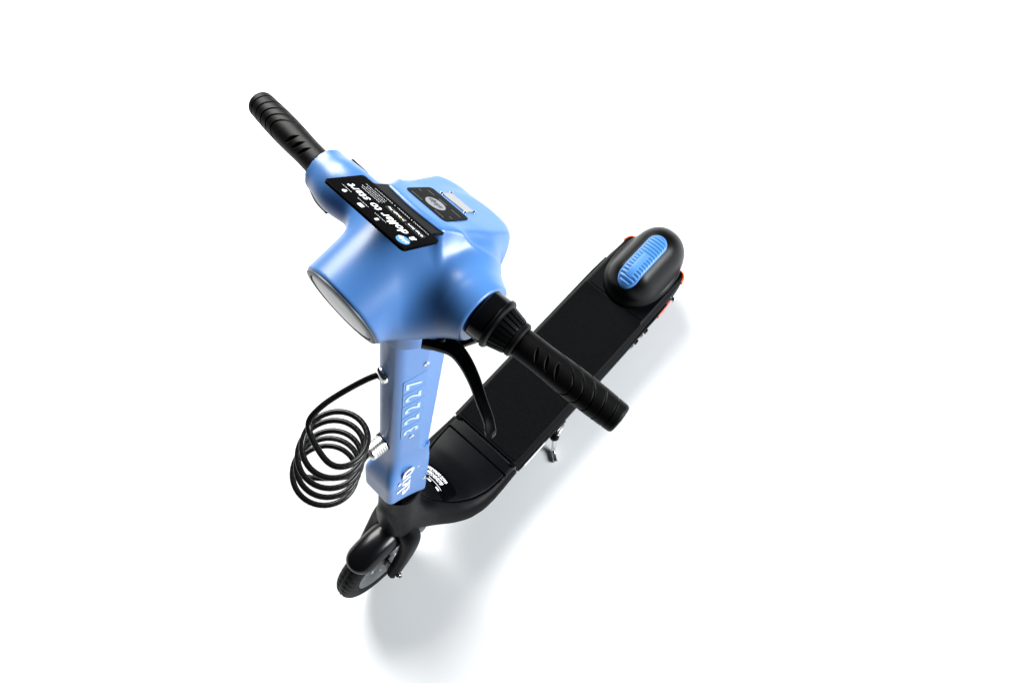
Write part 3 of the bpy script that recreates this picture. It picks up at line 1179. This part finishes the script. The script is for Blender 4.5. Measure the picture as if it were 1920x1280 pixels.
# right: switch block behind the stub and thumb lever under it
a, d, L = bar_frame(-0.135, -0.153)
mb = MB()
mb.add(*sweep([bar(-0.100) + np.array([-0.0280, 0, 0.000]), bar(-0.126) + np.array([-0.0270, 0, 0.000])], rrect(0.011, 0.016, 0.003, 3)))
mb.build('switch_block', M['gloss'], head, F_st)
mb = MB()
mb.add(*sweep(catmull([bar(-0.108) + np.array([0.017, 0, -0.022]), bar(-0.128) + np.array([0.017, 0, -0.022]), bar(-0.1435) + np.array([0.014, 0, -0.018])], 5), rrect(0.012, 0.014, 0.003, 3)))
mb.build('thumb_switch', M['black'], head, F_st)
mb = MB()
a, d, L = bar_frame(-0.1405, -0.2)
mb.add(*lathe([(-0.004, 0.0235), (0.0, 0.0235), (0.0012, 0.0225), (0.0012, 0.0)], a, d, 48))
mb.build('end_ring', M['black'], head, F_st)

# --- brake lever ---------------------------------------------------------------
LZ = 0.957
path = catmull([(0.042, 0.066, LZ - 0.004), (0.034, 0.082, LZ - 0.002), (0.0305, 0.098, LZ), (0.033, 0.116, LZ), (0.041, 0.138, LZ - 0.001), (0.0525, 0.161, LZ - 0.003), (0.0605, 0.178, LZ - 0.005), (0.0680, 0.188, LZ - 0.004), (0.0745, 0.1925, LZ - 0.002)], 8)
NL = len(path)


def lever_sec(i):
    t = i / (NL - 1)
    w = np.interp(t, [0, 0.12, 0.3, 0.55, 0.8, 0.92, 1], [0.022, 0.022, 0.0165, 0.0125, 0.0110, 0.0120, 0.0060])
    h = np.interp(t, [0, 0.2, 1], [0.012, 0.011, 0.009])
    return rrect(w, h, min(w, h) * 0.32, 4)


mb = MB()
mb.add(*sweep(path, lever_sec))
lever = mb.build('brake_lever', M['black'], scooter, F_st)
mb = MB()
mb.add(*sweep(catmull([(0.047, 0.066, 0.9480), (0.038, 0.077, 0.9480), (0.024, 0.0905, 0.951), (0.012, 0.1005, 0.959), (0.006, 0.1075, 0.968), (0.003, 0.112, 0.976)], 6), rrect(0.012, 0.009, 0.003, 3)))
mb.build('lever_bracket', M['gloss'], lever, F_st)
mb = MB()
mb.add(*lathe([(-0.008, 0.0042), (0.0065, 0.0042), (0.0075, 0.003), (0.0075, 0)], (0.034, 0.082, LZ - 0.002), (0, 0, 1), 14))
mb.build('pivot_pin', M['dark'], lever, F_st)

# --- kickstand --------------------------------------------------------------------
mb = MB()
kp = catmull([(-0.470, 0.078, 0.082), (-0.462, 0.088, 0.072), (-0.452, 0.098, 0.050), (-0.442, 0.106, 0.030), (-0.434, 0.112, 0.0155), (-0.424, 0.124, 0.0125), (-0.418, 0.133, 0.0135)], 8)
mb.add(*sweep(kp, circ(0.0052, 14)))
ks = mb.build('kickstand', M['chrome'], scooter)
mb = MB()
kd = unit(np.array([-0.442, 0.106, 0.030]) - np.array([-0.462, 0.088, 0.072]))
mb.add(*lathe([(-0.012, 0.0), (-0.012, 0.0075), (-0.004, 0.008), (0.0, 0.0105), (0.006, 0.0115), (0.012, 0.0100), (0.016, 0.0062), (0.016, 0)], np.array([-0.456, 0.0945, 0.058]), kd, 24))
mb.build('pivot_boot', M['black'], ks)
mb = MB()
mb.add(*box((-0.475, 0.088, 0.084), (0.03, 0.022, 0.016)))
mb.build('kickstand_bracket', M['chrome'], ks)
mb = MB()
th = np.linspace(0, 9 * AA, 9 * 12)
cen = np.linspace(0, 1, len(th))[:, None] * (np.array([-0.458, 0.100, 0.062]) - np.array([-0.482, 0.097, 0.084])) + np.array([-0.482, 0.097, 0.084])
ea, eb, _ = basis(np.array([0.024, 0.003, -0.022]))
mb.add(*sweep(cen + 0.0042 * (np.cos(th)[:, None] * ea + np.sin(th)[:, None] * eb), circ(0.0010, 6)))
mb.build('return_spring', M['satin'], ks)

# ------------------------------------------------------------------ cable lock
lock = empty('cable_lock', 'coiled black cable lock with silver barrel hanging from the blue stem', 'cable lock')
LOCKROT = rx(-LEAN)


def F_lk(v):
    return F_st(v) @ LOCKROT.T


helix = []
TURNS = 5.0
for k in range(int(TURNS * 40) + 1):
    t = k / (TURNS * 40)
    th = R(-50) + AA * TURNS * t
    tw = t ** 0.85 + 0.012 * math.sin(t * 11)
    c0 = np.array([0.109, -0.014, 0.690]) * (1 - tw) + np.array([0.1250, -0.0425, 0.492]) * tw
    r = 0.0465 + 0.0075 * t + 0.0012 * math.sin(t * 17 + 1)
    helix.append(c0 + r * np.array([math.cos(th), math.sin(th), 0]) + np.array([0, 0, 0.003 + 0.007 * math.cos(th - R(225))]))
helix = np.array(helix)
lead = catmull([(0.034, -0.006, 0.770), (0.050, -0.019, 0.758), (0.078, -0.0400, 0.7250), (0.110, -0.0500, 0.7060), (0.134, -0.0470, 0.6830), helix[10]], 12)
tail_pts = [helix[-16], helix[-8], helix[-1], (0.100, 0.000, 0.535), (0.083, -0.004, 0.553), (0.066, -0.005, 0.5605)]
tail = catmull([helix[-1], (0.1340, 0.0075, 0.522) if False else helix[-1] * 0.5 + np.array([0.105, 0.006, 0.530]) * 0.5, (0.096, 0.002, 0.541), (0.080, -0.004, 0.556), (0.064, -0.005, 0.5605)], 12)
path = np.vstack([lead[:-1], helix[10:], tail[1:]])
# smooth the joins
for _ in range(14):
    path[1:-1] = 0.25 * path[:-2] + 0.5 * path[1:-1] + 0.25 * path[2:]
ln = np.concatenate([[0], np.cumsum(np.linalg.norm(np.diff(path, axis=0), axis=1))])
path = np.stack([np.interp(np.linspace(0, ln[-1], 620), ln, path[:, q]) for q in range(3)], 1)
NS = 20
CR = 0.0043
V, Fc = sweep(path, circ(CR, NS), up=(0, 0, 1), cap=False)
V = np.array(V)
uv = []
lnn = np.linspace(0, ln[-1], len(path))
ctr = np.repeat(path, NS, axis=0)
for i in range(len(path)):
    for k in range(NS):
        uv.append((lnn[i] / 0.012, k / NS))
# six twisted wire strands under the clear coat
ph = np.array([u * AA * 0.5 + v * AA for u, v in uv])
V = ctr + (V - ctr) * (1 + 0.0 * np.abs(np.cos(ph * 3)))[:, None]
mesh_obj('cable', V, Fc, M['cable'], lock, F_lk, True, 180, uv=uv)
mb = MB()
mb.add(*lathe([(-0.004, 0.0), (-0.004, 0.0105), (0.000, 0.0122), (0.003, 0.0124), (0.006, 0.0110), (0.008, 0.0072), (0.0085, 0.0045), (0.005, 0.004), (0.005, 0.0)], (0.0355, -0.006, 0.769), unit((1, -0.25, 0.0)), 28))
mb.build('grommet', M['chrome'], lock, F_lk)
bp0 = [(-0.006, 0.0), (-0.006, 0.0136), (0.002, 0.0136)]
for g in range(5):
    s = 0.010 + g * 0.0040
    bp0 += [(s, 0.0136), (s + 0.0004, 0.0120), (s + 0.0016, 0.0120), (s + 0.002, 0.0136)]
bp0 += [(0.0325, 0.0136), (0.0345, 0.0122), (0.036, 0.0075), (0.038, 0.0055), (0.038, 0.0)]
mb = MB()
mb.add(*lathe(bp0, (0.0315, -0.005, 0.5600), (1, 0.0, 0.0), 36))
mb.build('lock_barrel', M['satin'], lock, F_lk, True, 30)
mb = MB()
mb.add(*lathe([(-0.004, 0.0), (-0.004, 0.0152), (0.0045, 0.0152), (0.0052, 0.0145), (0.0052, 0.0)], (0.0335, -0.005, 0.5600), (1, 0, 0), 36))
mb.build('barrel_socket', M['black'], lock, F_lk, True, 30)
